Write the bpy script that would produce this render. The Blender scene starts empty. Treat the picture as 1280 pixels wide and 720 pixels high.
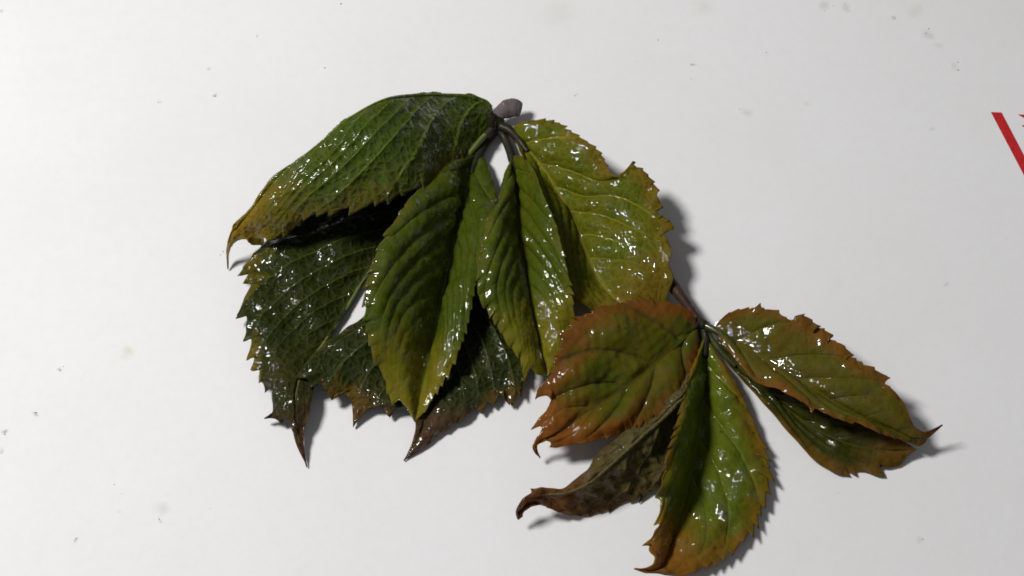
import bpy, math, random
import numpy as np
from mathutils import Vector

random.seed(7); RNG = np.random.default_rng(11)
sc = bpy.context.scene
C = sc.collection

# ------------------------------------------------------------------ camera
PITCH = math.radians(62.0); DIST = 0.45; HALF = 0.1 / 0.45     # tan of half the horizontal field
cam_d = bpy.data.cameras.new('camera'); cam = bpy.data.objects.new('camera', cam_d); C.objects.link(cam)
cam.location = (0, -DIST * math.cos(PITCH), DIST * math.sin(PITCH))
cam.rotation_euler = (math.radians(90) - PITCH, 0, 0)
cam_d.angle = 2 * math.atan(HALF); cam_d.clip_start = 0.01; cam_d.clip_end = 20
sc.camera = cam

# ------------------------------------------------------------------ world, lamp, exposure
w = bpy.data.worlds.new('World'); sc.world = w; w.use_nodes = True
bg = w.node_tree.nodes['Background']; bg.inputs[0].default_value = (0.98, 0.97, 1.0, 1); bg.inputs[1].default_value = 0.115
ld = bpy.data.lights.new('desk_lamp', 'POINT'); lamp = bpy.data.objects.new('desk_lamp', ld); C.objects.link(lamp)
lamp.location = (-0.33, 0.07, 0.51); ld.energy = 12.6; ld.color = (1.0, 0.985, 0.96); ld.shadow_soft_size = 0.07
sc.view_settings.view_transform = 'Standard'; sc.view_settings.look = 'None'
sc.view_settings.exposure = 0.19; sc.view_settings.gamma = 1.0; sc.view_settings.use_curve_mapping = False
sc.render.engine = 'CYCLES'; sc.cycles.filter_width = 1.75
sc.cycles.max_bounces = 10; sc.cycles.transparent_max_bounces = 12

# ------------------------------------------------------------------ helpers
FW = np.array([0, math.cos(PITCH), -math.sin(PITCH)]); UP = np.array([0, math.sin(PITCH), math.cos(PITCH)])
RT = np.array([1.0, 0, 0]); CL = np.array(cam.location)
def at(x, y, h):
    """a point of the place, h millimetres above the paper, found from where the photograph shows it"""
    d = FW + RT * (x - 640) / 640 * HALF + UP * (360 - y) / 640 * HALF
    return CL + d * ((h * 0.001 - CL[2]) / d[2])
def seen(P):
    q = P - CL; f = q @ FW
    return np.stack([640 + (q @ RT) / f / HALF * 640, 360 - (q @ UP) / f / HALF * 640], -1)

def dense(pts, per=24):
    """Catmull-Rom through the points, broken at corner points (4th value)"""
    P = [at(*p[:3]) for p in pts]; cor = [len(p) > 3 or i in (0, len(pts) - 1) for i, p in enumerate(pts)]
    out = [P[0]]; cidx = []
    for i in range(len(P) - 1):
        a, b = P[i], P[i + 1]
        p0 = P[i - 1] if (i > 0 and not cor[i]) else a - (b - a)
        p3 = P[i + 2] if (i + 2 < len(P) and not cor[i + 1]) else b + (b - a)
        # centripetal tangents keep narrow teeth from overshooting
        def dt(u, v): return max(np.linalg.norm(v - u), 1e-7) ** 0.5
        t1, t2, t3 = dt(p0, a), dt(a, b), dt(b, p3)
        m1 = t2 * ((a - p0) / t1 - (b - p0) / (t1 + t2) + (b - a) / t2)
        m2 = t2 * ((b - a) / t2 - (p3 - a) / (t2 + t3) + (p3 - b) / t3)
        for k in range(1, per + 1):
            s = k / per
            out.append((2*s**3 - 3*s**2 + 1) * a + (s**3 - 2*s**2 + s) * m1 + (-2*s**3 + 3*s**2) * b + (s**3 - s**2) * m2)
        if len(pts[i + 1]) > 3: cidx.append(len(out) - 1)
    out = np.array(out); L = np.concatenate([[0], np.cumsum(np.linalg.norm(np.diff(out, axis=0), axis=1))])
    return out, L / L[-1], [L[c] / L[-1] for c in cidx], L[-1]
def sample(d, t):
    return np.stack([np.interp(t, d[1], d[0][:, k]) for k in range(3)], -1)
def smooth(A, sig):
    n = int(3 * sig) + 1; k = np.exp(-0.5 * (np.arange(-n, n + 1) / sig) ** 2); k /= k.sum()
    B = np.concatenate([2 * A[0] - A[n:0:-1], A, 2 * A[-1] - A[-2:-n - 2:-1]])
    return np.stack([np.convolve(B[:, j], k, 'valid') for j in range(3)], -1)
def sstep(a, b, x):
    t = np.clip((x - a) / (b - a), 0, 1); return t * t * (3 - 2 * t)
def vnoise(P, scale, seed):
    """cheap smooth 3D noise: a sum of random plane waves"""
    r = np.random.default_rng(seed); K = r.normal(size=(14, 3)) * scale; ph = r.uniform(0, 6.28, 14)
    return np.sin(P @ K.T + ph).sum(-1) / 5.0

def link(name, me, mat, parent=None):
    o = bpy.data.objects.new(name, me); C.objects.link(o)
    if mat: me.materials.append(mat)
    if parent: o.parent = parent
    return o
def mesh(name, V, F, smoothed=True):
    me = bpy.data.meshes.new(name); me.from_pydata([tuple(v) for v in V], [], [tuple(f) for f in F]); me.update()
    if smoothed: me.polygons.foreach_set('use_smooth', [True] * len(me.polygons))
    return me
def tube(name, pts, radii, mat, parent, origin, flat=1.0, seg=12, knob=0.0, seed=0):
    """a tapered stalk through points (photo x, y, height)"""
    d = dense([p[:3] for p in pts], 10); n = len(pts) * 9
    t = np.linspace(0, 1, n); P = sample(d, t); R = np.interp(t, np.linspace(0, 1, len(radii)), radii) * 0.001
    V, F = [], []; T = np.gradient(P, axis=0); T /= np.linalg.norm(T, axis=1)[:, None] + 1e-12
    side = np.cross(T[0], [0, 0, 1.0]); side /= np.linalg.norm(side) + 1e-12
    for i in range(n):
        side = side - T[i] * (side @ T[i]); side /= np.linalg.norm(side) + 1e-12; nb = np.cross(side, T[i])
        for k in range(seg):
            a = 2 * math.pi * k / seg
            V.append(P[i] + R[i] * (math.cos(a) * side + flat * math.sin(a) * nb))
    V = np.array(V)
    if knob:
        nn = V - np.repeat(P, seg, 0); V = V + nn * (knob * vnoise(V, 2200, seed))[:, None]
    V = list(V)
    for i in range(n - 1):
        for k in range(seg):
            F.append((i*seg + k, i*seg + (k+1) % seg, (i+1)*seg + (k+1) % seg, (i+1)*seg + k))
    V.append(P[0]); V.append(P[-1]); a, b = len(V) - 2, len(V) - 1
    for k in range(seg):
        F.append((a, (k+1) % seg, k)); F.append((b, (n-1)*seg + k, (n-1)*seg + (k+1) % seg))
    return link(name, mesh(name, np.array(V) - origin, F), mat, parent)

# ------------------------------------------------------------------ materials
def N(nt, t, **kw):
    n = nt.nodes.new(t)
    for k, v in kw.items():
        if k in ('operation', 'blend_type', 'data_type', 'feature', 'interpolation_type', 'uv_map', 'distance', 'noise_dimensions', 'clamp'): setattr(n, k, v)
        else: n.inputs[k].default_value = v
    return n
def math_(nt, op, a, b=None, c=None, clamp=False):
    n = nt.nodes.new('ShaderNodeMath'); n.operation = op; n.use_clamp = clamp
    for i, x in enumerate((a, b, c)):
        if x is None: continue
        if isinstance(x, (int, float)): n.inputs[i].default_value = x
        else: nt.links.new(x, n.inputs[i])
    return n.outputs[0]
def ramp_(nt, x, lo, hi, o0=0.0, o1=1.0):
    n = nt.nodes.new('ShaderNodeMapRange'); n.interpolation_type = 'SMOOTHSTEP'
    nt.links.new(x, n.inputs[0])
    for i, v in zip((1, 2, 3, 4), (lo, hi, o0, o1)): n.inputs[i].default_value = v
    return n.outputs[0]
def mix_(nt, f, a, b):
    n = nt.nodes.new('ShaderNodeMix'); n.data_type = 'RGBA'
    for s, x in ((n.inputs[0], f), (n.inputs[6], a), (n.inputs[7], b)):
        if isinstance(x, (int, float)): s.default_value = x
        elif isinstance(x, tuple): s.default_value = (*x, 1)
        else: nt.links.new(x, s)
    return n.outputs[2]
def noise_(nt, vec, scale, detail=2.0, rough=0.5):
    n = nt.nodes.new('ShaderNodeTexNoise'); n.inputs['Scale'].default_value = scale
    n.inputs['Detail'].default_value = detail; n.inputs['Roughness'].default_value = rough
    nt.links.new(vec, n.inputs['Vector']); return n.outputs[0]

def leaf_material(name, base, base2, vein, margin, m0, tip, t0, under=False, vein_amt=0.6, wet=1.0, trans=0.3, bump=1.0, wet_lo=0.43):
    """blade: pigment by place on the leaf (blade, veins, margin, tip) under a film of water"""
    m = bpy.data.materials.new(name); m.use_nodes = True; nt = m.node_tree; L = nt.links
    nt.nodes.clear(); out = nt.nodes.new('ShaderNodeOutputMaterial')
    uv = nt.nodes.new('ShaderNodeUVMap'); uv.uv_map = 'veins'; s1 = nt.nodes.new('ShaderNodeSeparateXYZ'); L.new(uv.outputs[0], s1.inputs[0])
    uv2 = nt.nodes.new('ShaderNodeUVMap'); uv2.uv_map = 'place'; s2 = nt.nodes.new('ShaderNodeSeparateXYZ'); L.new(uv2.outputs[0], s2.inputs[0])
    tc = nt.nodes.new('ShaderNodeTexCoord'); ob = tc.outputs['Object']
    vi, v, a = s1.outputs[0], s2.outputs[1], s2.outputs[0]
    n_big = noise_(nt, ob, 130, 3); n_mid = noise_(nt, ob, 480, 3, 0.6); n_fine = noise_(nt, ob, 1500, 2)
    # lateral veins where the vein index is whole, wavering a little
    vw = math_(nt, 'ADD', vi, math_(nt, 'MULTIPLY', math_(nt, 'SUBTRACT', n_mid, 0.5), 0.16))
    fr = math_(nt, 'ABSOLUTE', math_(nt, 'SUBTRACT', math_(nt, 'FRACT', math_(nt, 'ADD', vw, 0.5)), 0.5))
    lat = ramp_(nt, fr, 0.015, 0.085 if under else 0.06, 1, 0)
    lat = math_(nt, 'MULTIPLY', lat, ramp_(nt, v, 0.75, 1.0, 1, 0.25)); lat = math_(nt, 'MULTIPLY', lat, ramp_(nt, a, 0.52, 0.9, 1, 0.08))
    # net of small veins
    vo = nt.nodes.new('ShaderNodeTexVoronoi'); vo.feature = 'DISTANCE_TO_EDGE'; vo.inputs['Scale'].default_value = 620
    dis = nt.nodes.new('ShaderNodeVectorMath'); dis.operation = 'ADD'; L.new(ob, dis.inputs[0])
    nz = nt.nodes.new('ShaderNodeTexNoise'); nz.inputs['Scale'].default_value = 420; L.new(ob, nz.inputs['Vector'])
    sc_ = nt.nodes.new('ShaderNodeVectorMath'); sc_.operation = 'SCALE'; sc_.inputs[3].default_value = 0.0014; L.new(nz.outputs[1], sc_.inputs[0])
    L.new(sc_.outputs[0], dis.inputs[1]); L.new(dis.outputs[0], vo.inputs['Vector'])
    net = ramp_(nt, vo.outputs[0], 0.0, 0.16, 1, 0)
    midr = ramp_(nt, v, 0.012, 0.05, 1, 0)
    # pigment
    col = mix_(nt, ramp_(nt, n_big, 0.36, 0.66), base, base2)
    col = mix_(nt, ramp_(nt, n_mid, 0.3, 0.8, 0.0, 0.35), col, tuple(0.55 * c for c in base))
    mv = math_(nt, 'ADD', v, math_(nt, 'MULTIPLY', math_(nt, 'SUBTRACT', n_big, 0.5), 0.5))
    wn = nt.nodes.new('ShaderNodeTexWhiteNoise'); wn.noise_dimensions = '1D'
    L.new(math_(nt, 'ADD', math_(nt, 'FLOOR', math_(nt, 'ADD', vw, 0.0)), len(name) * 1.7), wn.inputs['W'])
    mv = math_(nt, 'ADD', mv, math_(nt, 'MULTIPLY', math_(nt, 'SUBTRACT', wn.outputs[0], 0.5), 0.22))
    mv = math_(nt, 'ADD', mv, math_(nt, 'MULTIPLY', math_(nt, 'SUBTRACT', n_mid, 0.5), 0.45))
    col = mix_(nt, ramp_(nt, mv, m0, min(m0 + 0.42, 1.10)), col, margin)
    fleck = ramp_(nt, noise_(nt, ob, 620, 3, 0.65), 0.60, 0.70, 0, 0.45)
    col = mix_(nt, math_(nt, 'MULTIPLY', fleck, ramp_(nt, v, 0.45, 0.95)), col, tuple(0.5 * c for c in margin))
    ta = math_(nt, 'ADD', a, math_(nt, 'MULTIPLY', math_(nt, 'SUBTRACT', n_big, 0.5), 0.25))
    col = mix_(nt, ramp_(nt, ta, t0, min(t0 + 0.28, 1.05)), col, tip)
    veinf = math_(nt, 'MAXIMUM', math_(nt, 'MULTIPLY', lat, vein_amt), math_(nt, 'MULTIPLY', net, 0.28 * vein_amt))
    veinf = math_(nt, 'MAXIMUM', veinf, math_(nt, 'MULTIPLY', midr, vein_amt))
    col = mix_(nt, veinf, col, vein)
    spots = noise_(nt, ob, 900, 1)
    col = mix_(nt, ramp_(nt, spots, 0.70, 0.78, 0, 0.55), col, (0.03, 0.016, 0.006))
    # relief
    sg = -1.0 if not under else 1.0
    cell = math_(nt, 'MULTIPLY', ramp_(nt, vo.outputs[0], 0.0, 0.35), -sg * (0.6 if not under else 1.0))
    hgt = math_(nt, 'ADD', math_(nt, 'MULTIPLY', cell, 1.0), math_(nt, 'MULTIPLY', n_mid, 0.9))
    hgt = math_(nt, 'ADD', hgt, math_(nt, 'MULTIPLY', n_fine, 0.35))
    hgt = math_(nt, 'ADD', hgt, math_(nt, 'MULTIPLY', lat, 0.7 * sg))
    b1 = nt.nodes.new('ShaderNodeBump'); b1.inputs['Strength'].default_value = 0.75 * bump; b1.inputs['Distance'].default_value = 0.00022 if under else 0.00013
    L.new(hgt, b1.inputs['Height'])
    # the water film rides over the small relief
    film = math_(nt, 'ADD', math_(nt, 'ADD', math_(nt, 'MULTIPLY', noise_(nt, ob, 850, 0.0), 1.0), math_(nt, 'MULTIPLY', noise_(nt, ob, 1500, 0.0), 0.35)), math_(nt, 'MULTIPLY', cell, 0.08 if not under else 0.25))
    b2 = nt.nodes.new('ShaderNodeBump'); b2.inputs['Strength'].default_value = 0.8 * bump; b2.inputs['Distance'].default_value = 0.00034 if under else 0.00019
    L.new(film, b2.inputs['Height'])
    p = nt.nodes.new('ShaderNodeBsdfPrincipled'); L.new(col, p.inputs['Base Color'])
    p.inputs['Roughness'].default_value = 0.55; p.inputs['Specular IOR Level'].default_value = 0.08
    L.new(ramp_(nt, noise_(nt, ob, 330, 2.0, 0.6), wet_lo, wet_lo + 0.12, 0.06 * wet, wet), p.inputs['Coat Weight']); p.inputs['Coat IOR'].default_value = 1.45
    L.new(ramp_(nt, n_mid, 0.3, 0.7, 0.015, 0.04), p.inputs['Coat Roughness'])
    L.new(b1.outputs[0], p.inputs['Normal']); L.new(b2.outputs[0], p.inputs['Coat Normal'])
    tr = nt.nodes.new('ShaderNodeBsdfTranslucent'); L.new(b1.outputs[0], tr.inputs['Normal'])
    hs = nt.nodes.new('ShaderNodeHueSaturation'); hs.inputs['Value'].default_value = 2.6; hs.inputs['Saturation'].default_value = 1.0; L.new(col, hs.inputs['Color'])
    L.new(hs.outputs[0], tr.inputs[0])
    mx = nt.nodes.new('ShaderNodeMixShader'); mx.inputs[0].default_value = trans
    L.new(p.outputs[0], mx.inputs[1]); L.new(tr.outputs[0], mx.inputs[2]); L.new(mx.outputs[0], out.inputs[0])
    return m

def stalk_material(name, c1, c2, coat=0.25, rough=0.5):
    m = bpy.data.materials.new(name); m.use_nodes = True; nt = m.node_tree; p = nt.nodes['Principled BSDF']
    ob = nt.nodes.new('ShaderNodeTexCoord').outputs['Object']
    f = noise_(nt, ob, 420, 4, 0.6)
    nt.links.new(mix_(nt, ramp_(nt, f, 0.35, 0.7), c1, c2), p.inputs['Base Color'])
    b = nt.nodes.new('ShaderNodeBump'); b.inputs['Distance'].default_value = 0.0002; b.inputs['Strength'].default_value = 0.7
    nt.links.new(noise_(nt, ob, 1500, 3), b.inputs['Height']); nt.links.new(b.outputs[0], p.inputs['Normal'])
    p.inputs['Specular IOR Level'].default_value = 0.2; p.inputs['Roughness'].default_value = rough; p.inputs['Coat Weight'].default_value = coat; p.inputs['Coat Roughness'].default_value = 0.12
    return m

def water_material():
    m = bpy.data.materials.new('water'); m.use_nodes = True; nt = m.node_tree; nt.nodes.clear()
    out = nt.nodes.new('ShaderNodeOutputMaterial'); fr = nt.nodes.new('ShaderNodeFresnel'); fr.inputs[0].default_value = 1.45
    t = nt.nodes.new('ShaderNodeBsdfTransparent'); g = nt.nodes.new('ShaderNodeBsdfGlossy'); g.inputs['Roughness'].default_value = 0.03
    x = nt.nodes.new('ShaderNodeMixShader'); geo = nt.nodes.new('ShaderNodeNewGeometry'); nt.links.new(math_(nt, 'MULTIPLY', fr.outputs[0], math_(nt, 'SUBTRACT', 1.0, geo.outputs['Backfacing'])), x.inputs[0]); nt.links.new(t.outputs[0], x.inputs[1]); nt.links.new(g.outputs[0], x.inputs[2])
    nt.links.new(x.outputs[0], out.inputs[0]); return m
WATER = water_material()

# ------------------------------------------------------------------ the paper they lie on
def paper_material():
    m = bpy.data.materials.new('paper'); m.use_nodes = True; nt = m.node_tree; p = nt.nodes['Principled BSDF']
    ob = nt.nodes.new('ShaderNodeTexCoord').outputs['Object']
    col = mix_(nt, ramp_(nt, noise_(nt, ob, 22, 4, 0.6), 0.35, 0.7), (0.80, 0.80, 0.815), (0.775, 0.775, 0.785))
    # old stains and specks: (photo x, y, size mm, colour, strength)
    warp = nt.nodes.new('ShaderNodeTexNoise'); warp.inputs['Scale'].default_value = 260; warp.inputs['Detail'].default_value = 3; nt.links.new(ob, warp.inputs['Vector'])
    ws = nt.nodes.new('ShaderNodeVectorMath'); ws.operation = 'MULTIPLY_ADD'; ws.inputs[1].default_value = (0.004, 0.004, 0); nt.links.new(warp.outputs[1], ws.inputs[0])
    nt.links.new(ob, ws.inputs[2]); wv = ws.outputs[0]
    yel, gry, drk, blu = (0.60, 0.58, 0.42), (0.55, 0.54, 0.50), (0.22, 0.20, 0.18), (0.35, 0.40, 0.70)
    for (x, y, r, c, s) in [(158, 440, 2.6, yel, .55), (203, 634, 2.6, gry, .45), (202, 650, .8, blu, .6), (6, 540, 1.3, drk, .6), (3, 562, 1.0, drk, .4), (76, 463, .9, drk, .45),
            (44, 515, .8, drk, .6), (95, 673, .9, drk, .55), (935, 138, 2.6, yel, .7), (926, 135, .5, drk, .6), (1145, 13, 3.2, yel, .45), (1160, 42, 2.4, gry, .75),
            (1175, 58, 2.6, gry, .5), (1195, 84, 1.4, gry, .6), (1060, 10, 2.4, gry, .7), (1028, 8, 2.6, gry, .7), (865, 80, .7, drk, .7), (867, 98, .7, gry, .8), (1118, 23, .8, drk, .5),
            (1180, 353, 1.0, blu, .7), (268, 120, 1.0, drk, .45), (262, 87, .8, drk, .4), (1163, 162, 1.2, gry, .5), (880, 8, 5, yel, .35), (700, 15, 7, yel, .2), (278, 315, .6, drk, .5),
            (0, 14, 1.2, drk, .4), (150, 640, 1.2, gry, .25), (320, 45, .5, drk, .4), (197, 128, .7, gry, .5), (718, 120, .6, drk, .4), (1152, 675, 1.2, gry, .5), (1050, 615, .9, gry, .4), (1010, 130, 1.2, gry, .4)]:
        q = at(x, y, 0); d = nt.nodes.new('ShaderNodeVectorMath'); d.operation = 'DISTANCE'; nt.links.new(wv, d.inputs[0])
        d.inputs[1].default_value = (q[0] + 0.002, q[1] + 0.002, 0)
        col = mix_(nt, ramp_(nt, d.outputs['Value'], 0.0, r * 0.0007, s * (0.75 if x > 860 else 1.0), 0.0), col, c)
    col = mix_(nt, ramp_(nt, noise_(nt, ob, 420, 5, 0.75), 0.35, 0.75, 0.0, 0.22), col, (0.70, 0.695, 0.69))
    fl = noise_(nt, ob, 900, 2)
    col = mix_(nt, ramp_(nt, fl, 0.74, 0.80, 0, 0.12), col, (0.5, 0.48, 0.45))
    nt.links.new(col, p.inputs['Base Color']); p.inputs['Roughness'].default_value = 0.62; p.inputs['Specular IOR Level'].default_value = 0.3
    b = nt.nodes.new('ShaderNodeBump'); b.inputs['Distance'].default_value = 0.0004; b.inputs['Strength'].default_value = 0.18
    nt.links.new(math_(nt, 'ADD', noise_(nt, ob, 60, 3), math_(nt, 'MULTIPLY', noise_(nt, ob, 900, 3), 0.25)), b.inputs['Height']); nt.links.new(b.outputs[0], p.inputs['Normal'])
    return m
paper = link('paper_sheet', mesh('paper_sheet', [(-.35, -.3, 0), (.35, -.3, 0), (.35, .3, 0), (-.35, .3, 0), (-.35, -.3, -.0002), (.35, -.3, -.0002), (.35, .3, -.0002), (-.35, .3, -.0002)],
    [(0, 1, 2, 3), (7, 6, 5, 4), (0, 4, 5, 1), (1, 5, 6, 2), (2, 6, 7, 3), (3, 7, 4, 0)], False), paper_material())
paper['kind'] = 'structure'
ink = bpy.data.materials.new('red_ink'); ink.use_nodes = True
nt = ink.node_tree; ob = nt.nodes.new('ShaderNodeTexCoord').outputs['Object']
nt.links.new(mix_(nt, ramp_(nt, noise_(nt, ob, 700, 3), 0.35, 0.7), (0.55, 0.014, 0.016), (0.42, 0.011, 0.013)), nt.nodes['Principled BSDF'].inputs['Base Color'])
nt.nodes['Principled BSDF'].inputs['Roughness'].default_value = 0.5
def printed(poly):
    V = [at(x, y, 0.04) for x, y in poly]
    o = link('printed_mark', mesh('printed_mark', V, [tuple(range(len(V)))[::-1]], False), ink, paper); return o
printed([(1238.5, 140), (1252, 140.5), (1300, 232), (1294, 246)])
printed([(1272, 143), (1290, 143.5), (1290, 153)])
printed([(1277, 157), (1290, 153.5), (1290, 166)])

# loose grit on the paper
gv, gf = [], []
for (x, y, n, sp) in [(44, 515, 2, 3), (6, 540, 3, 4), (76, 463, 2, 4), (95, 673, 1, 1), (268, 120, 1, 1), (262, 87, 1, 1), (278, 315, 1, 1), (865, 80, 1, 1), (926, 135, 1, 1), (1118, 23, 1, 1),
                      (1160, 42, 2, 8), (1030, 8, 2, 8), (1060, 10, 1, 6), (1195, 84, 2, 4), (718, 120, 1, 1), (320, 45, 1, 1), (197, 128, 1, 1), (202, 648, 2, 4), (640, 60, 5, 420), (1152, 675, 1, 2), (150, 600, 3, 110)]:
    for k in range(n):
        q = at(x + random.gauss(0, sp * .6), y + random.gauss(0, min(sp, 60) * .6), 0); rr = random.uniform(.05, .14) * .001; b = len(gv)
        an = random.uniform(0, 3); el = random.uniform(1, 2.4)
        for (i, j, l) in [(1, 0, .2), (.3, .9, .15), (-.8, .5, .2), (-.7, -.6, .1), (.4, -.9, .2), (0.1, 0, 1.0)]:
            ii, jj = i * el, j * random.uniform(.7, 1.2)
            gv.append((q[0] + rr * (ii * math.cos(an) - jj * math.sin(an)), q[1] + rr * (ii * math.sin(an) + jj * math.cos(an)), rr * l + .00002))
        gf += [(b + k2, b + (k2 + 1) % 5, b + 5) for k2 in range(5)]
grit_m = stalk_material('grit_brown', (0.10, 0.085, 0.07), (0.24, 0.22, 0.19), coat=0, rough=.8)
grit = link('grit', mesh('grit', gv, gf, False), grit_m, paper); grit['kind'] = 'stuff'

# ------------------------------------------------------------------ leaflets
def leaflet(parent, origin, mat, halves, drops=(), scatter=0, nu=230, nv=46, nveins=8, sweep=3.0, quilt=0.3, under=False,
            wave=0.55, crumple=0.13, seed=1, label=None, midrib=(0.5, 0.12), rib_mat=None, thick=0.15, rib_up=0.0, dsize=1.0, glint_lean=0.4):
    """one blade: two halves that share the midrib; each half runs from midrib to margin.
    half = dict(mid, edge, bulge mm, teeth [(place, mm)], nteeth)"""
    mid = dense(halves[0]['mid']); a0 = np.linspace(0, 1, nu)
    V, F, UV1, UV2 = [], [], [], []; base = 0; tops = []
    for hi, h in enumerate(halves):
        ed = dense(h['edge']); t = a0.copy(); t = t ** h.get('pow', 1.0)
        for c in ed[2]:
            k = int(np.argmin(abs(t - c)));  t[k] = c
        M = sample(mid, a0); E = sample(ed, t); Es = smooth(E, h.get('sig', 7)); Es[0] = E[0]; Es[-1] = E[-1]
        v = np.linspace(0, 1, nv) ** 0.9
        vv = v[None, :, None]
        P = M[:, None] + (Es - M)[:, None] * vv + (E - Es)[:, None] * vv ** 7
        env = np.sin(np.pi * a0) ** 0.6
        P[..., 2] += h.get('bulge', 0) * 0.001 * (4 * v * (1 - v))[None] * env[:, None]
        # vein index field: veins leave the midrib at m and sweep forward to the margin
        m = np.linspace(0, 1, 400); tm = 1 - (1 - m) ** sweep; VI = np.zeros((nu, nv))
        for j in range(nv): VI[:, j] = np.interp(a0, m + (tm - m) * v[j] ** 1.15, m)
        Vn = np.interp(VI, [0, 1], [0.35, nveins + 0.35])
        # surface frame
        du = np.gradient(P, axis=0); dv = np.gradient(P, axis=1); nrm = np.cross(du, dv)
        ln = np.linalg.norm(nrm, axis=-1, keepdims=True); nrm = nrm / np.maximum(ln, 1e-12)
        if nrm[..., 2].mean() < 0: nrm = -nrm
        if h.get('flip'): nrm = -nrm
        e2 = (sstep(0, 0.12, v) * (1 - 0.55 * sstep(0.75, 1, v)))[None] * (sstep(0, .06, a0) * (1 - sstep(.9, 1, a0)))[:, None]
        e3 = (1 - 0.9 * sstep(0.5, 0.82, a0))[:, None]; q = np.abs(np.sin(np.pi * Vn)) ** 0.65
        rel = quilt * 0.001 * (q - 0.6) * e2 * e3 * (-0.8 if under else 1.0)
        rel = rel + wave * 0.001 * e2 * vnoise(P, 330, seed * 5 + hi) + crumple * 0.001 * e2 * vnoise(P, 1500, seed * 9 + hi)
        # the margin ripples more than the rest
        rel = rel + 0.35 * 0.001 * (sstep(0.6, 1, v)[None] * (sstep(0.08, .2, a0) * (1 - sstep(.85, .97, a0)))[:, None]) * vnoise(P, 900, seed * 3 + hi)
        P = P + nrm * rel[..., None]
        # saw teeth, leaning to the tip
        if h.get('teeth'):
            amp = np.interp(t, [x for x, _ in h['teeth']], [y for _, y in h['teeth']]) * 0.0018
            nt_ = h.get('nteeth', 16); rr = np.random.default_rng(seed * 13 + hi)
            ph = t * nt_ + 0.25 * np.sin(t * 37 + seed); k = np.floor(ph).astype(int); fr = ph - k
            sc1 = 0.4 + 1.3 * rr.random(nt_ + 4)
            saw = np.where(fr < 0.82, (fr / 0.82) ** 1.6, (1 - fr) / 0.18) * sc1[np.clip(k + 1, 0, nt_ + 3)]
            od = E - M; od /= np.maximum(np.linalg.norm(od, axis=1, keepdims=True), 1e-9)
            fd = np.gradient(Es, axis=0); fd /= np.maximum(np.linalg.norm(fd, axis=1, keepdims=True), 1e-9)
            off = (od * 0.7 + fd * 0.75) * (amp * saw)[:, None]
            P = P + off[:, None] * vv ** 9
        P[..., 2] = np.maximum(P[..., 2], 0.00035)
        tops.append((P, nrm, du))
        j0 = 0 if hi == 0 else 1                     # second half reuses the midrib row
        idx = np.zeros((nu, nv), int)
        if hi == 1: idx[:, 0] = first_mid
        cnt = nu * (nv - j0); idx[:, j0:] = base + np.arange(cnt).reshape(nu, nv - j0); base += cnt
        V.append(P[:, j0:].reshape(-1, 3)); UV1.append(np.stack([Vn[:, j0:], np.broadcast_to(v[j0:], (nu, nv - j0))], -1).reshape(-1, 2))
        UV2.append(np.stack([np.broadcast_to(a0[:, None], (nu, nv - j0)), np.broadcast_to(v[j0:], (nu, nv - j0))], -1).reshape(-1, 2))
        if hi == 0: first_mid = idx[:, 0].copy()
        A, B, Cc, D = idx[:-1, :-1].ravel(), idx[1:, :-1].ravel(), idx[1:, 1:].ravel(), idx[:-1, 1:].ravel()
        fn = np.cross(P[1:, :-1] - P[:-1, :-1], P[:-1, 1:] - P[:-1, :-1]); flip = (fn * nrm[:-1, :-1]).sum(-1).mean() < 0
        F.append(np.stack([A, D, Cc, B] if flip else [A, B, Cc, D], -1))
    V = np.concatenate(V); F = np.concatenate(F); UV1 = np.concatenate(UV1); UV2 = np.concatenate(UV2)
    me = mesh('leaflet', V - origin, F)
    li = np.empty(len(me.loops), int); me.loops.foreach_get('vertex_index', li)
    for nm, U in (('veins', UV1), ('place', UV2)):
        u = me.uv_layers.new(name=nm); u.data.foreach_set('uv', U[li].astype(np.float32).ravel())
    o = link('leaflet', me, mat, parent)
    so = o.modifiers.new('thickness', 'SOLIDIFY'); so.thickness = thick * 0.001; so.offset = -1.0
    if label: o['label'] = label
    # midrib
    P, nrm, du = tops[0]
    ii = np.linspace(0, nu - 1, 60).astype(int); R = np.linspace(midrib[0], midrib[1], 60) * 0.001
    mv, mf = [], []; seg = 8
    lo = rib_up if rib_up else (0.15 if under else -0.35)
    nm = (tops[0][1][:, 2] + tops[-1][1][:, 2]); nm = nm / np.maximum(np.linalg.norm(nm, axis=1, keepdims=True), 1e-9)
    for q_, i in enumerate(ii):
        T = du[i, 0] / (np.linalg.norm(du[i, 0]) + 1e-12); nn = nm[i] - T * (nm[i] @ T); nn /= np.linalg.norm(nn) + 1e-12; bb = np.cross(T, nn)
        c0 = P[i, 0] + nn * R[q_] * lo
        for k in range(seg):
            an = 2 * math.pi * k / seg; mv.append(c0 + R[q_] * (math.cos(an) * bb + 0.75 * math.sin(an) * nn))
    for i in range(59):
        for k in range(seg): mf.append((i*seg + k, i*seg + (k+1) % seg, (i+1)*seg + (k+1) % seg, (i+1)*seg + k))
    mv = np.array(mv); mv[:, 2] = np.maximum(mv[:, 2], 0.0002)
    link('midrib', mesh('midrib', mv - origin, mf), rib_mat or mat, o)
    # beads of water standing on the blade, leaned to catch the lamp's glint
    allP = np.concatenate([x[0].reshape(-1, 3) for x in tops]); allN = np.concatenate([x[1].reshape(-1, 3) for x in tops]); allT = np.concatenate([x[2].reshape(-1, 3) for x in tops])
    px = seen(allP); spots = []; r = np.random.default_rng(seed * 101)
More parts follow.
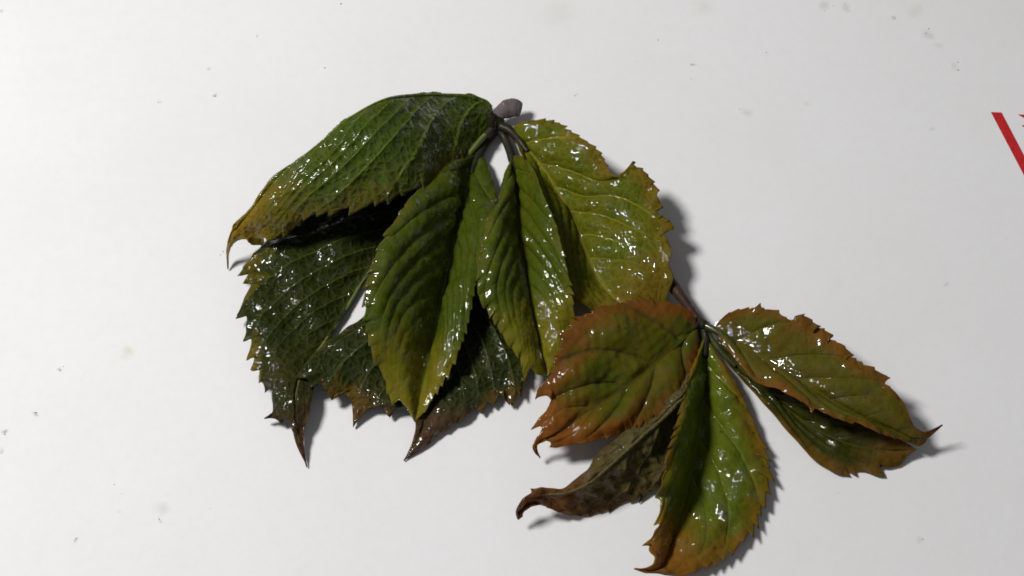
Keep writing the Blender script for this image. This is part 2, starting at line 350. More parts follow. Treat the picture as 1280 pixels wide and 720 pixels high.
    for (x0, y0, x1, y1, n, size) in drops:
        for k in range(n):
            f = r.random(); jit = r.normal(0, 2.6, 2)
            tx, ty = x0 + (x1 - x0) * f + jit[0], y0 + (y1 - y0) * f + jit[1]
            d2 = (px[:, 0] - tx) ** 2 + (px[:, 1] - ty) ** 2; c = np.where(d2 < d2.min() + 3)[0]
            spots.append((c[np.argmax(allP[c, 2])], size * r.uniform(0.45, 1.25)))
    per = nu * nv
    for k in range(scatter):
        hsel = r.integers(0, len(tops)); spots.append((hsel * per + int(r.integers(int(nu * .1), int(nu * .92))) * nv + int(r.integers(4, nv - 4)), r.uniform(0.22, 0.5) if r.random() < .85 else r.uniform(.5, .8)))
    if spots:
        dv_, df_ = [], []; nl, ns = 4, 9; b0 = 0
        for i, size in spots:
            nn = (1 - glint_lean) * allN[i] + glint_lean * np.array([-0.24, -0.12, 1.0]); nn /= np.linalg.norm(nn); T = allT[i] / (np.linalg.norm(allT[i]) + 1e-12); T = T - nn * (T @ nn); T /= np.linalg.norm(T) + 1e-12; B = np.cross(nn, T)
            rr = size * 0.001 * 0.44 * dsize; el = r.uniform(1.0, 2.6); hh = rr * r.uniform(0.22, 0.36); wob = r.uniform(0.85, 1.15, ns)
            for l in range(nl):
                ro = 1 - l / nl
                for k in range(ns):
                    an = 2 * math.pi * k / ns
                    dv_.append(allP[i] + rr * ro * wob[k] * (el * math.cos(an) * T + math.sin(an) * B) + nn * (hh * (1 - ro * ro) - 0.00003))
            dv_.append(allP[i] + nn * (hh - 0.00003))
            for l in range(nl - 1):
                for k in range(ns): df_.append((b0 + l*ns + k, b0 + l*ns + (k+1) % ns, b0 + (l+1)*ns + (k+1) % ns, b0 + (l+1)*ns + k))
            for k in range(ns): df_.append((b0 + (nl-1)*ns + k, b0 + (nl-1)*ns + (k+1) % ns, b0 + nl*ns))
            b0 += nl * ns + 1
        wd = link('water_drops', mesh('water_drops', np.array(dv_) - origin, df_), WATER, o); wd['kind'] = 'stuff'
    return o

def thing(name, label, cat, group, x, y):
    o = bpy.data.objects.new(name, None); C.objects.link(o); q = at(x, y, 0); q[2] = 0
    o.location = tuple(q); o.empty_display_size = 0.01; o['label'] = label; o['category'] = cat
    if group: o['group'] = group
    return o, q

# pigments (linear)
BROWN = (0.055, 0.026, 0.014); RED = (0.15, 0.036, 0.012); ORANGE = (0.19, 0.070, 0.010); OLIVE = (0.085, 0.085, 0.009)
m_L1 = leaf_material('leaf_back_green', (0.046, 0.076, 0.007), (0.058, 0.084, 0.007), (0.135, 0.180, 0.024), (0.090, 0.078, 0.010), 0.74, (0.22, 0.135, 0.008), 0.60, under=True, vein_amt=0.75, trans=0.2)
m_L2 = leaf_material('leaf_back_dark', (0.017, 0.025, 0.003), (0.025, 0.028, 0.003), (0.062, 0.078, 0.016), (0.12, 0.092, 0.006), 0.84, (0.070, 0.027, 0.018), 0.72, under=True, vein_amt=0.7, trans=0.12, wet_lo=0.49)
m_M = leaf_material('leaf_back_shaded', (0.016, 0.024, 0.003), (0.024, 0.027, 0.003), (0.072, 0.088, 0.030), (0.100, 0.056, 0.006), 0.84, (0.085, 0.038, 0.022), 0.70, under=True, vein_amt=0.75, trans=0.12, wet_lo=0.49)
m_L3 = leaf_material('leaf_front_green', (0.044, 0.066, 0.003), (0.056, 0.070, 0.003), (0.085, 0.13, 0.010), (0.075, 0.066, 0.006), 0.80, (0.15, 0.125, 0.006), 0.64, vein_amt=0.5, trans=0.06)
m_L4 = leaf_material('leaf_front_green_wet', (0.052, 0.074, 0.003), (0.068, 0.082, 0.003), (0.095, 0.12, 0.012), (0.085, 0.085, 0.006), 0.82, (0.15, 0.13, 0.006), 0.62, vein_amt=0.45, trans=0.06, wet=0.75)
m_L5 = leaf_material('leaf_front_yellow', (0.084, 0.110, 0.004), (0.118, 0.124, 0.004), (0.23, 0.21, 0.020), (0.150, 0.088, 0.006), 0.70, (0.145, 0.100, 0.007), 0.62, vein_amt=0.85, trans=0.22, wet_lo=0.52, bump=1.35, wet=0.55)
m_S1 = leaf_material('leaf_orange', (0.082, 0.094, 0.004), (0.116, 0.094, 0.005), (0.070, 0.058, 0.010), (0.180, 0.066, 0.008), 0.50, (0.22, 0.078, 0.009), 0.52, vein_amt=0.75, trans=0.30, wet=0.7, bump=0.7)
m_S2 = leaf_material('leaf_curled_brown', (0.098, 0.084, 0.026), (0.120, 0.094, 0.036), (0.17, 0.140, 0.065), (0.070, 0.050, 0.012), 0.46, (0.13, 0.050, 0.012), 0.55, under=True, vein_amt=0.55, wet=0.5, trans=0.25)  # brown leaflet; dark margin colour also paints shade into the lower half
m_S3 = leaf_material('leaf_lime', (0.080, 0.120, 0.006), (0.105, 0.130, 0.006), (0.15, 0.18, 0.016), (0.19, 0.105, 0.008), 0.62, (0.20, 0.085, 0.010), 0.58, vein_amt=0.45, trans=0.22, wet_lo=0.50)
m_S4 = leaf_material('leaf_olive_orange', (0.105, 0.098, 0.008), (0.125, 0.096, 0.009), (0.14, 0.115, 0.014), (0.19, 0.078, 0.010), 0.58, (0.12, 0.036, 0.014), 0.80, vein_amt=0.45, trans=0.30)
m_S5 = leaf_material('leaf_olive_dark', (0.036, 0.044, 0.004), (0.046, 0.044, 0.004), (0.11, 0.12, 0.016), (0.16, 0.080, 0.008), 0.64, (0.16, 0.08, 0.010), 0.70, vein_amt=0.4, trans=0.28)  # olive base darkened to add to the shade of the leaflet above
st_dark = stalk_material('stalk_dark', (0.012, 0.011, 0.005), (0.024, 0.022, 0.008), coat=0.05, rough=0.6)
st_green = stalk_material('stalk_green', (0.040, 0.050, 0.008), (0.030, 0.030, 0.008), coat=0.8)
st_grey = stalk_material('stalk_grey', (0.150, 0.125, 0.125), (0.090, 0.070, 0.072), coat=0.15, rough=0.65)
st_red = stalk_material('stalk_red', (0.050, 0.020, 0.012), (0.030, 0.014, 0.008), coat=0.1, rough=0.6)
rib_pale = stalk_material('midrib_pale', (0.120, 0.150, 0.030), (0.090, 0.120, 0.022), coat=0.8)

# ================================================================== the larger compound leaf
big, O1 = thing('compound_leaf', 'larger wet dark green leaf with grey curled stalk end, drooping leaflets on white paper', 'leaf', 'wilted leaves on the paper', 622, 170)
tube('petiole', [(622, 158, 2.2), (621, 150, 2.6), (625, 142, 3.2), (633, 137, 3.8), (642, 134.5, 3.8), (650, 137, 3)], [1.0, 1.1, 1.5, 1.9, 1.9, 1.5], st_grey, big, O1, flat=0.5, seg=24, knob=0.05, seed=3)['label'] = 'grey dried leaf stalk curled back at its cut end'
tube('node', [(612, 161, 2), (620, 157, 2.2), (628, 159, 2.2)], [1.3, 2.1, 1.4], st_dark, big, O1, knob=0.12, seed=5)
tube('petiolule', [(615, 156, 3), (614, 149, 4), (611, 140, 5)], [1.1, 1.0, .8], st_dark, big, O1)
tube('petiolule', [(619, 159, 2.2), (610, 173, 1.8), (600, 190, 2), (589, 218, 2.6)], [1.3, 1.1, 1.05, .7], st_dark, big, O1)
tube('petiolule', [(624, 159, 2.2), (631, 173, 1.8), (638, 190, 2), (644, 218, 2.4)], [1.1, .9, .9, .6], st_dark, big, O1)
tube('petiolule', [(626, 158, 3), (637, 163, 3.4), (647, 173, 3.6), (660, 190, 3.8)], [1.1, .9, .85, .6], st_dark, big, O1)
tube('petiolule', [(616, 161, 2.6), (608, 170, 2.2), (590, 192, 2)], [1.0, .9, .6], st_dark, big, O1)
tube('petiolule', [(619, 161, 2.4), (606, 182, 1.4), (596, 207, 1.2)], [.9, .7, .6], st_dark, big, O1)

L1mid = [(615, 147, 2.4), (613, 132, 2.8), (592, 122, 4), (560, 119, 7.5), (520, 119, 13), (480, 125, 19), (440, 146, 19.5), (400, 179, 18.5), (360, 212, 16), (330, 243, 13), (310, 268, 10.5), (291, 287, 8), (286, 300, 6), (284, 318, 2.5), (285, 336, .5)]
leaflet(big, O1, m_L1, [
    dict(mid=L1mid, edge=[(615, 147, 2.4), (613, 152, 2.4), (604, 168, 2.6), (588, 188, 3.4, 1), (586, 185, 4), (572, 203, 5.5), (545, 225, 9.5), (528, 232, 12.5), (508, 240, 13.5), (480, 250, 14), (440, 258, 14), (405, 266, 13), (385, 269, 12), (368, 282, 10), (347, 296, 8.5), (329, 297, 8, 1), (327, 308, 5.5), (318, 309, 5, 1), (312, 302, 7), (311, 299, 7.6, 1), (300, 301, 6.8), (290, 307, 5.6), (286, 318, 2.8), (285, 336, .5)],
         bulge=3.2, teeth=[(0, 0), (.1, .3), (.3, .9), (.7, .9), (.78, .2), (1, 0)], nteeth=22),
    dict(edge=[(615, 147, 2.4), (614, 140, 2.4), (592, 126, 2.6), (560, 128, 3), (520, 134, 4.5), (480, 142, 4), (440, 163, 4), (400, 194, 5), (360, 222, 7), (330, 249, 8), (310, 272, 8), (293, 291, 7), (287, 302, 5.4), (285, 320, 2), (285, 336, .5)], bulge=2.0, teeth=[(0, 0), (.2, .5), (.8, .5), (1, 0)], nteeth=20)],
    drops=[(400, 215, 340, 255, 16, .55), (470, 165, 420, 205, 26, .55), (545, 150, 480, 215, 30, .55), (560, 160, 515, 215, 26, .6), (420, 205, 360, 240, 18, .6), (500, 215, 440, 255, 14, .5), (350, 240, 325, 262, 8, .7)],
    scatter=90, glint_lean=.62, nveins=13, sweep=4.6, quilt=0.6, under=True, seed=2, midrib=(.45, .12), label='arched pebbled leaflet folded over along its smooth back, yellow at the hooked tip')

leaflet(big, O1, m_L2, [
    dict(mid=[(606, 168, 4), (560, 225, 2.2), (510, 285, 1.8), (470, 328, 1.6), (450, 357, 1.3), (430, 391, 1.3), (408, 424, 1.6), (388, 452, 2.8), (373, 478, 4.2), (369, 510, 4.4), (372, 545, 3), (384, 584, .5)],
         edge=[(606, 168, 4), (540, 212, 2.5), (470, 240, 2.5), (400, 262, 3), (352, 288, 3.5), (330, 302, 3.8), (318, 316, 4.2), (310, 326, 4), (298, 345, 3, 1), (311, 340, 4), (305, 354, 3, 1), (314, 352, 3.8), (309, 368, 3.6), (303, 382, 3.2), (295, 398, 2.4, 1), (308, 396, 3.5), (309, 408, 3.4), (304, 425, 2.4, 1), (315, 424, 3.4), (311, 447, 2.6, 1), (318, 446, 3.2), (315, 459, 2.5, 1), (323, 460, 3.2), (326, 474, 2.8, 1), (331, 488, 2.4, 1), (338, 486, 3), (341, 510, 2.6), (338, 518, 2.6), (330, 522, 2.2, 1), (345, 524, 2.6), (352, 530, 1.6, 1), (361, 512, 3.6), (364, 528, 3.4), (370, 555, 2.2), (384, 584, .5)], bulge=1.6, sig=9, teeth=[(0, 0), (.5, .2), (.75, .5), (.9, 0), (1, 0)], nteeth=34),
    dict(edge=[(606, 168, 3), (562, 232, 1.6), (508, 290, .6), (468, 332, .6), (447, 362, .6), (427, 396, .6), (407, 429, .8), (398, 455, 2.6), (392, 480, 3), (388, 510, 3.6), (379, 548, 2.4), (384, 584, .5)], bulge=.3)],
    drops=[(320, 355, 370, 350, 10, .6), (325, 375, 345, 385, 12, .8), (385, 398, 402, 400, 6, .8), (395, 360, 420, 358, 6, .7), (345, 385, 352, 400, 4, .8), (322, 415, 345, 410, 10, .8), (325, 435, 340, 440, 9, .8), (333, 452, 342, 460, 8, .9), (340, 485, 352, 498, 6, .9), (365, 362, 375, 385, 6, .6)],
    scatter=40, nveins=13, sweep=2.6, quilt=0.6, under=True, seed=3, rib_mat=rib_pale, midrib=(.75, .04), label='darkest pebbled leaflet, pale midrib and twisted brown tip')

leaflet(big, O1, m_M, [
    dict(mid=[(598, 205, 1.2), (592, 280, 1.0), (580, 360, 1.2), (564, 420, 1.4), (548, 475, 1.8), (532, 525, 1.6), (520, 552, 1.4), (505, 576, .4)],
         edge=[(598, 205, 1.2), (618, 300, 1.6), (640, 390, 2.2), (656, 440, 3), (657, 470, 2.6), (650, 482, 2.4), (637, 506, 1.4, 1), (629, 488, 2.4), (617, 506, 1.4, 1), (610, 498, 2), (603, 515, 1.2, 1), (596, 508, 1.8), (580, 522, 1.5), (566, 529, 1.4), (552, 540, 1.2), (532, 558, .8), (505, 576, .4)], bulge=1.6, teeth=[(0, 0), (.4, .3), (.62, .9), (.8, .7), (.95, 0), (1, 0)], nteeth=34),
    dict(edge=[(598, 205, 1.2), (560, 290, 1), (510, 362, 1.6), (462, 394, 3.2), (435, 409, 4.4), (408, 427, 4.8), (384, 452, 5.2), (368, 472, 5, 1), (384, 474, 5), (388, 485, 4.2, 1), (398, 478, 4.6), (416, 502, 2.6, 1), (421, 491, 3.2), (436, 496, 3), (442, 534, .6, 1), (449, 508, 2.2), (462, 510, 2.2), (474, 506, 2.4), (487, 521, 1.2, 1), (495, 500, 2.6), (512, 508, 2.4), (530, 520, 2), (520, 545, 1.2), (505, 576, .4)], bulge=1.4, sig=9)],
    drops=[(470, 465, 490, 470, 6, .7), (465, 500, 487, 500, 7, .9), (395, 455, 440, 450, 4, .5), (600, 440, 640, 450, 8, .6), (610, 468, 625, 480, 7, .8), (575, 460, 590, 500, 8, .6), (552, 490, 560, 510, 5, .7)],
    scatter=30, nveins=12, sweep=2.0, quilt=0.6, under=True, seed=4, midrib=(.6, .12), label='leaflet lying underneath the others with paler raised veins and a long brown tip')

leaflet(big, O1, m_L3, [
    dict(mid=[(598, 192, 2.2), (587, 225, 2.6), (573, 280, 3.8), (559, 340, 3.6), (546, 400, 3.6), (535, 450, 3.4), (526, 490, 3.0), (518, 527, 2.0)],
         edge=[(598, 192, 2.2), (586, 197, 3.2), (572, 198, 5), (555, 207, 7), (535, 226, 10), (510, 252, 14), (486, 286, 16), (468, 322, 16.5), (458, 356, 15.5), (454, 381, 14, 1), (457, 380, 14.4), (457, 402, 13), (463, 430, 11), (475, 462, 7.6), (484, 488, 5.2), (491, 506, 4, 1), (499, 500, 4.6), (508, 510, 3.6), (518, 527, 2.0)], bulge=4.0, teeth=[(0, 0), (.3, .25), (.7, .5), (.95, .3), (1, 0)], nteeth=26),
    dict(edge=[(598, 192, 2.2), (606, 200, 2.4), (614, 219, 3), (620, 246, 5), (611, 280, 10), (601, 320, 10.2), (593, 360, 9.8), (587, 392, 9), (578, 424, 8), (567, 452, 7), (555, 474, 6), (544, 491, 5), (530, 515, 3.4), (518, 527, 2.4)], bulge=1.8, teeth=[(0, 0), (.3, .2), (.7, .6), (.9, .5), (1, 0)], nteeth=30)],
    drops=[(580, 260, 600, 230, 12, .8), (596, 262, 605, 275, 8, 1.0), (570, 300, 572, 320, 14, .8), (556, 335, 562, 320, 8, .7), (548, 360, 552, 350, 8, .7), (540, 380, 547, 390, 5, .6), (556, 410, 560, 440, 14, .8), (548, 455, 560, 475, 9, 1.0), (585, 370, 565, 440, 16, .6), (515, 463, 518, 464, 1, .9)],
    scatter=30, nveins=11, sweep=4.5, quilt=0.62, seed=5, midrib=(.6, .15), label='green leaflet with ribbed dark half and glossy half, pointing downward')

leaflet(big, O1, m_L4, [
    dict(mid=[(640, 195, 2.2), (646, 240, 2.6), (650, 290, 3.6), (655, 330, 3.6), (662, 370, 3.6), (670, 410, 3.2), (677, 440, 2.8), (684, 470, 2.0)],
         edge=[(640, 195, 2.2), (633, 214, 3), (625, 242, 5.5), (611, 272, 11), (603, 310, 11.8), (597, 348, 11.8), (599, 372, 11), (611, 390, 9.6), (624, 410, 8.2), (638, 432, 6.6), (650, 448, 5.6), (655, 474, 3.8, 1), (662, 460, 4.4), (672, 468, 3.2), (684, 470, 2.0)], bulge=3.4, teeth=[(0, 0), (.4, .15), (.7, .5), (.95, .2), (1, 0)], nteeth=28),
    dict(edge=[(640, 195, 2.2), (651, 195, 4), (664, 208, 7.4), (680, 246, 10.4), (694, 280, 11.2), (703, 312, 11), (711, 348, 9.8), (716, 380, 7.6), (714, 405, 5.4), (706, 430, 4.2), (696, 455, 3), (684, 470, 2.4)], bulge=1.6, teeth=[(0, 0), (.5, .2), (.8, .5), (1, 0)], nteeth=24)],
    drops=[(655, 298, 665, 300, 7, 1.2), (660, 308, 668, 314, 6, 1.1), (648, 322, 664, 372, 40, 1.0), (642, 340, 645, 360, 8, .7), (672, 376, 698, 420, 36, 1.0), (678, 335, 684, 350, 6, .8), (674, 395, 675, 406, 6, 1.0), (676, 300, 695, 370, 14, .6), (663, 428, 690, 432, 6, .7), (668, 455, 672, 465, 5, .8), (678, 280, 680, 281, 1, .8), (704, 412, 707, 418, 5, 1.1)],
    scatter=30, nveins=11, sweep=4.0, quilt=0.5, seed=6, midrib=(.55, .15), label='glossy green leaflet with long wet streaks beside the yellowish one')

leaflet(big, O1, m_L5, [
    dict(mid=[(640, 164, 3.6), (658, 184, 3.8), (680, 212, 3.2), (702, 250, 2.6), (721, 290, 2.2), (738, 330, 2.2), (757, 362, 2.4), (778, 382, 3.2), (818, 394, 2.6)],
         edge=[(640, 164, 3.6), (644, 157, 4.4), (655, 153, 5.5), (668, 151, 6.28), (685, 151, 6.99), (699, 154, 7.54), (708, 162, 7.65, 1), (712, 164, 7.87), (724, 171, 8.42), (738, 181, 8.53), (750, 192, 8.64), (757, 205, 8.42, 1), (759, 211, 8.53), (768, 221, 8.75), (779, 219, 9.03), (787, 210, 9.3), (789, 202, 9.63, 1), (792, 209, 9.3), (800, 210, 9.3), (809, 219, 9.08, 1), (812, 223, 8.97), (823, 239, 8.75, 1), (821, 245, 8.75), (828, 258, 8.53, 1), (820, 259, 8.53), (820, 264, 8.42), (830, 272, 8.31), (837, 276, 8.31), (842, 287, 7.87, 1), (829, 289, 7.98), (836, 303, 7.65), (838, 318, 7.32), (836, 330, 6.88), (842, 346, 6.22), (836, 366, 4.6), (828, 384, 3.4), (818, 394, 2.6)], bulge=1.0, sig=8, teeth=[(0, 0), (.1, .3), (.7, .3), (.85, .1), (1, 0)], nteeth=40),
    dict(edge=[(640, 164, 3.6), (648, 183, 5), (658, 205, 6.4), (673, 242, 8), (688, 280, 8.6), (698, 312, 8.4), (706, 345, 7.6), (718, 372, 6), (742, 388, 4), (780, 394, 3.2), (818, 394, 2.6)], bulge=.6, teeth=[(0, 0), (.5, .4), (1, 0)], nteeth=20)],
    drops=[(652, 160, 668, 158, 10, 1.2), (662, 172, 675, 176, 8, 1.2), (710, 178, 735, 182, 12, 1.0), (712, 186, 722, 198, 7, 1.4), (655, 185, 700, 215, 22, .7), (743, 228, 748, 228, 3, 1.1), (700, 246, 710, 246, 4, 1.2), (712, 236, 713, 237, 1, .9), (770, 262, 780, 268, 6, 1.9), (783, 268, 800, 290, 9, 1.1), (766, 296, 782, 304, 12, 1.2), (785, 306, 795, 316, 12, 1.5), (797, 316, 822, 337, 16, 1.1), (800, 346, 806, 350, 3, 1.3), (779, 332, 787, 338, 3, .9), (746, 314, 750, 316, 2, 1.0), (834, 345, 836, 347, 2, 1.3), (770, 355, 790, 370, 10, .6), (735, 250, 760, 262, 8, .6), (763, 374, 765, 375, 1, 1.0), (770, 222, 782, 222, 6, .8)],
    scatter=26, glint_lean=.6, dsize=1.1, nveins=9, sweep=3.4, quilt=0.8, seed=7, midrib=(.6, .15), label='yellow-green leaflet with a notched and toothed outer margin')

# ================================================================== the smaller compound leaf
small, O2 = thing('compound_leaf', 'smaller orange and olive tinged leaf fanning out from a thin reddish stalk', 'leaf', 'wilted leaves on the paper', 878, 420)
tube('petiole', [(790, 300, 1.5), (822, 335, 2.4), (840, 356, 3.2), (858, 380, 4.2), (868, 394, 4.8), (878, 405, 5)], [1.4, 1.4, 1.4, 1.15, .9, .85], st_red, small, O2, knob=0.06, seed=8)
tube('node', [(872, 402, 5.2), (879, 406, 5.4), (886, 409, 5.4)], [.7, 1.1, .8], st_dark, small, O2, knob=.1, seed=9)
tube('petiolule', [(879, 406, 5.4), (888, 410, 5.8), (905, 420, 6.2), (920, 429, 5.9)], [.8, .7, .6, .35], st_green, small, O2)
tube('petiolule', [(880, 408, 5), (886, 418, 4.4), (900, 438, 4.0), (920, 458, 3.5)], [.8, .7, .6, .4], st_green, small, O2)
tube('petiolule', [(876, 405, 5.4), (868, 409, 6), (858, 418, 5.6)], [.7, .6, .4], st_dark, small, O2)
tube('petiolule', [(879, 408, 5), (882, 422, 4.7), (881, 445, 4.8)], [.8, .7, .5], st_dark, small, O2)
tube('petiolule', [(877, 408, 4.6), (873, 425, 3.4), (866, 455, 3.6)], [.8, .7, .5], st_dark, small, O2)

leaflet(small, O2, m_S5, [
    dict(mid=[(887, 421, 4), (930, 462, 3.2), (980, 508, 2.4), (1035, 545, 2.2), (1092, 562, 2.2), (1146, 562, 2.4)],
         edge=[(887, 421, 4), (903, 445, 4.2), (928, 476, 4), (954, 504, 3.4), (978, 532, 2.6), (998, 554, 1.8), (1014, 572, 1.2), (1030, 584, .8), (1048, 592, .6), (1063, 596, .4, 1), (1057, 588, .7), (1072, 596, .4, 1), (1068, 589, .7), (1085, 592, .6), (1106, 596, .4, 1), (1094, 583, .8), (1110, 584, .7), (1124, 582, .6, 1), (1134, 572, 1.2), (1146, 562, 2.4)], bulge=.8, teeth=[(0, 0), (.5, 0), (1, 0)], nteeth=20),
    dict(edge=[(887, 421, 4), (938, 446, 3.4), (1000, 480, 3.8), (1060, 514, 4), (1110, 538, 3.6), (1146, 562, 2.4)], bulge=.6, teeth=[(0, 0), (.5, .5), (1, 0)], nteeth=16)],
    drops=[(880, 421, 884, 425, 3, 1.0), (1002, 526, 1006, 535, 4, 1.0), (1040, 545, 1058, 558, 9, 1.0), (975, 520, 985, 530, 3, .6)],
    scatter=14, glint_lean=.8, nveins=7, sweep=3.0, quilt=.5, seed=8, label='dark olive leaflet lying in the shade of the one above it')
leaflet(small, O2, m_S4, [
    dict(mid=[(893, 413, 6), (915, 425, 6), (940, 440, 6.3), (965, 456, 6.6), (1000, 477, 6.8), (1040, 502, 6.6), (1080, 524, 6), (1120, 541, 5), (1145, 550, 4.2), (1160, 546, 4.4), (1170, 538, 5.2), (1178, 531, 6.2)],
         edge=[(893, 413, 6), (897, 404, 7.2), (906, 395, 8.6), (920, 388, 9.4), (945, 384, 10), (950, 379, 10.4, 1), (949, 386, 10), (960, 387, 10), (973, 389, 10, 1), (977, 395, 10), (990, 400, 10), (993, 395, 10.3), (1006, 395, 10.6), (1016, 401, 10.4), (1026, 408, 10, 1), (1016, 408, 10), (1030, 412, 10), (1041, 421, 9.8, 1), (1032, 421, 9.8), (1050, 430, 9.8), (1066, 444, 9.4, 1), (1051, 440, 9.6), (1060, 445, 9.6), (1077, 453, 9.2, 1), (1070, 452, 9.4), (1088, 460, 9.4), (1113, 473, 8.6, 1), (1097, 474, 9), (1112, 484, 8.8), (1124, 496, 8.2), (1132, 508, 7.6), (1137, 522, 6.8), (1143, 540, 5.2), (1156, 546, 4.6), (1168, 539, 5.2), (1178, 531, 6.2)], bulge=.8, sig=8, teeth=[(0, 0), (.1, .25), (.75, .3), (.85, 0), (1, 0)], nteeth=34),
    dict(edge=[(893, 413, 6), (905, 430, 6.4), (922, 452, 7.4), (944, 475, 8.6), (960, 482, 9), (972, 485, 9.4), (980, 491, 9.4), (995, 498, 9.6), (1011, 507, 9.6), (1014, 516, 9.2, 1), (1017, 509, 9.6), (1035, 518, 9.4), (1055, 526, 9), (1064, 529, 8.6, 1), (1070, 528, 8.6), (1090, 537, 7.6), (1112, 545, 6.2), (1135, 551, 4.2), (1148, 557, 3.4), (1160, 548, 4.2), (1170, 539, 5.1), (1178, 531, 6.2)], bulge=1.0, sig=8, teeth=[(0, 0), (.6, .15), (.9, .2), (1, 0)], nteeth=26)],
    drops=[(897, 407, 903, 411, 5, 1.2), (912, 418, 934, 428, 22, 1.1), (915, 408, 938, 420, 18, 1.1), (936, 430, 950, 441, 10, 1.0), (940, 428, 968, 440, 10, 1.0), (968, 451, 982, 458, 9, 1.4), (987, 463, 1006, 472, 10, 1.3), (1013, 478, 1028, 483, 4, 1.0), (1044, 493, 1050, 495, 3, 1.7), (1056, 494, 1080, 512, 7, .6), (882, 413, 896, 421, 6, 1.1), (896, 430, 906, 437, 5, 1.1), (1150, 549, 1152, 550, 2, .8)],
    scatter=12, glint_lean=.85, dsize=1.2, nveins=7, sweep=3.2, quilt=.55, seed=9, midrib=(.55, .15), label='olive and orange toothed leaflet with curled red tip and wet midrib')
leaflet(small, O2, m_S3, [
    dict(mid=[(882, 418, 4.5), (881, 460, 2.8), (877, 510, 1.4), (870, 560, 1.0), (861, 600, .9), (850, 640, 1.0), (840, 672, 1.6), (830, 700, 2.2), (822, 712, 3.4), (808, 715, 4), (793, 711, 5)],
         edge=[(882, 418, 4.5), (893, 440, 4.4), (908, 460, 4), (925, 490, 3.6), (940, 520, 3.2), (952, 550, 2.8), (959, 575, 2.6), (961, 592, 2.5), (958, 612, 2.4), (952, 632, 2.3), (942, 655, 2.2), (927, 676, 2.2), (903, 696, 2.2), (878, 709, 2.4), (855, 719, 3.2), (835, 719, 3), (820, 717, 3.6), (806, 716.5, 4), (793, 711, 5)], bulge=1.6, pow=1.0, teeth=[(0, 0), (.3, 0), (.42, .7), (.7, 1.0), (.82, .6), (.88, 0), (1, 0)], nteeth=30),
    dict(edge=[(882, 418, 4.5), (868, 452, 7), (856, 490, 9.6), (846, 530, 11), (837, 560, 11.4), (831, 590, 11), (826, 612, 10), (818, 623, 7.4, 1), (826, 626, 7.8), (824, 642, 7.4), (817, 657, 6.6, 1), (825, 654, 7.2), (816, 668, 6.8), (802, 681, 6, 1), (812, 679, 6.6), (811, 688, 6.2), (820, 698, 5.6), (823, 706, 4.6), (816, 711, 4), (806, 713, 4.2), (793, 711, 5)], bulge=2.6, sig=8, teeth=[(0, 0), (.2, .5), (.5, .6), (.6, 0), (1, 0)], nteeth=24)],
    drops=[(872, 583, 880, 590, 4, 1.4), (885, 598, 893, 607, 4, 1.1), (874, 600, 884, 616, 6, .9), (870, 640, 874, 645, 3, 1.9), (875, 655, 880, 662, 3, 1.2), (900, 635, 910, 652, 12, 1.5), (918, 578, 934, 605, 12, 1.1), (936, 565, 951, 580, 4, 1.1), (938, 610, 945, 630, 6, 1.4), (916, 600, 926, 640, 8, .9), (893, 476, 912, 500, 6, .7), (930, 512, 938, 530, 7, .8), (898, 560, 930, 600, 8, .7), (895, 625, 905, 640, 6, 1.1)],
    scatter=16, glint_lean=.7, dsize=1.15, nveins=7, sweep=3.0, quilt=.6, seed=10, midrib=(.55, .15), label='bright lime green leaflet with orange margin and upturned hooked tip')
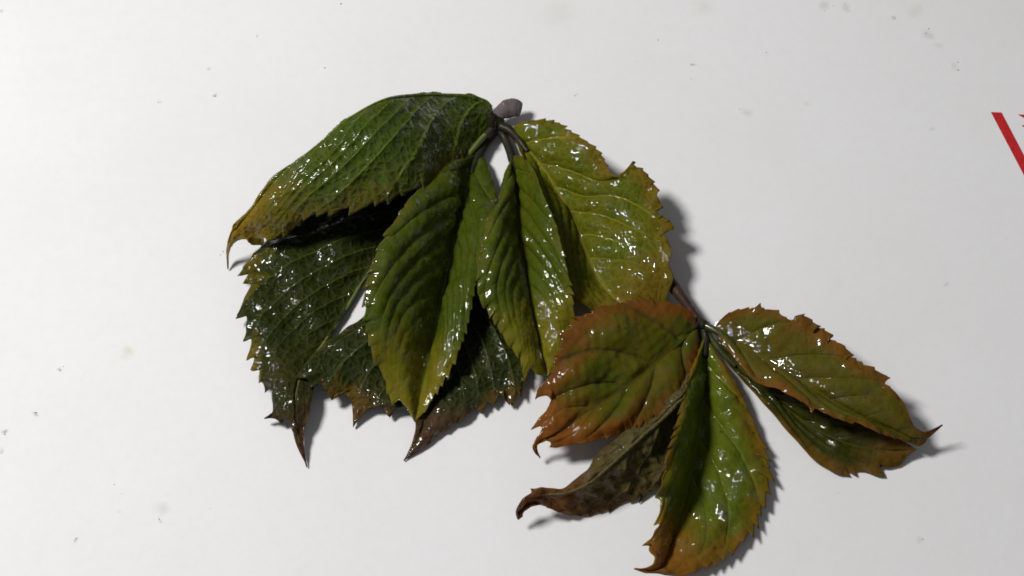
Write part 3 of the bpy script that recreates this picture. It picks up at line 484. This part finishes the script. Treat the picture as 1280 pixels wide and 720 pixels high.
leaflet(small, O2, m_S2, [
    dict(mid=[(873, 425, 3.4), (862, 484, 6), (832, 520, 7.6), (798, 550, 8.2), (764, 581, 8.2), (733, 606, 7.4), (704, 617, 6.6), (678, 618, 6), (660, 623, 6.2), (649, 634, 5), (646, 643, 3.8), (648, 648, 3.2), (653, 645, 3.2)],
         edge=[(873, 425, 3.4), (852, 476, 5.4), (818, 508, 5.6), (784, 538, 5.4), (752, 566, 5.2), (724, 594, 5.4), (700, 608, 6), (685, 612, 6.4), (663, 610, 6.8, 1), (664, 616, 6.6), (654, 623, 6.2), (646, 634, 5.2), (645, 644, 3.8), (648, 650, 3), (653, 645, 3.2)], bulge=.5, teeth=[(0, 0), (.1, 1.2), (.4, 1.0), (.6, 0), (1, 0)], nteeth=26),
    dict(edge=[(873, 425, 3.4), (869, 500, 3), (860, 556, 2.4), (840, 594, 1.8), (808, 614, 1.2), (778, 628, .9), (748, 640, .8), (722, 644, 1), (700, 640, 1.8), (680, 631, 3.6), (664, 630, 4.8), (654, 636, 4.4), (650, 644, 3.6), (653, 645, 3.2)], bulge=-1.2, teeth=[(0, 0), (.2, 1.0), (.5, 1.2), (.7, .8), (.8, 0), (1, 0)], nteeth=24)],  # lower half widened to fill the dark shade beside the lime leaflet
    drops=[(735, 606, 740, 612, 2, .6)], scatter=10, nveins=7, sweep=3.0, quilt=.5, under=True, wave=1.1, crumple=.4, seed=11, midrib=(.5, .15), label='shrivelled brown leaflet twisted lengthwise with a hooked tip')
leaflet(small, O2, m_S1, [
    dict(mid=[(872, 408, 5.8), (850, 428, 6.2), (830, 445, 6.4), (803, 468, 6.4), (780, 485, 6.4), (756, 501, 6.4), (726, 520, 6.4), (698, 541, 6), (684, 547, 5.6), (672, 552, 5), (667, 558, 4.2), (670, 566, 3), (675, 572, 2)],
         edge=[(872, 408, 5.8), (866, 392, 7.2), (852, 383, 8.6), (830, 378, 9.6), (800, 376, 10.4), (775, 379, 11), (752, 387, 11.2), (731, 394, 11.2), (717, 402, 11.2, 1), (713, 410, 11), (702, 420, 10.8, 1), (704, 432, 10.6), (694, 447, 10.2, 1), (693, 460, 9.8), (684, 474, 9.2), (673, 486, 8), (669, 499, 6.4, 1), (677, 488, 8), (690, 488, 8.6), (684, 507, 8), (674, 523, 7), (664, 537, 5.8, 1), (682, 527, 7), (677, 540, 6.4), (679, 546, 6), (670, 551, 5.2), (665.5, 558, 4.2), (669, 567, 3), (675, 572, 2)], bulge=1.2, sig=8, teeth=[(0, 0), (.15, .55), (.5, .6), (.6, .1), (1, 0)], nteeth=34),
    dict(edge=[(872, 408, 5.8), (873, 432, 5), (867, 462, 5.2), (852, 490, 5.8), (835, 506, 6), (815, 520, 6), (790, 534, 6), (762, 545, 6), (735, 552, 5.8), (714, 556, 5.4), (700, 559, 5), (687, 559, 4.8, 1), (690, 554, 5.2), (682, 551, 5.2), (673, 555, 4.8), (669, 560, 4), (672, 567, 2.9), (675, 572, 2)], bulge=1.2, teeth=[(0, 0), (.15, .9), (.4, .9), (.6, .3), (.85, 0), (1, 0)], nteeth=30)],
    drops=[(700, 540, 720, 526, 10, .9), (747, 508, 749, 509, 2, .9), (829, 492, 830, 494, 2, .8), (850, 388, 852, 389, 1, .8), (800, 500, 860, 470, 3, .5)],
    scatter=5, nveins=6, sweep=2.4, quilt=.95, seed=12, midrib=(.4, .15), label='orange tinged leaflet with dark veins and hooked teeth')
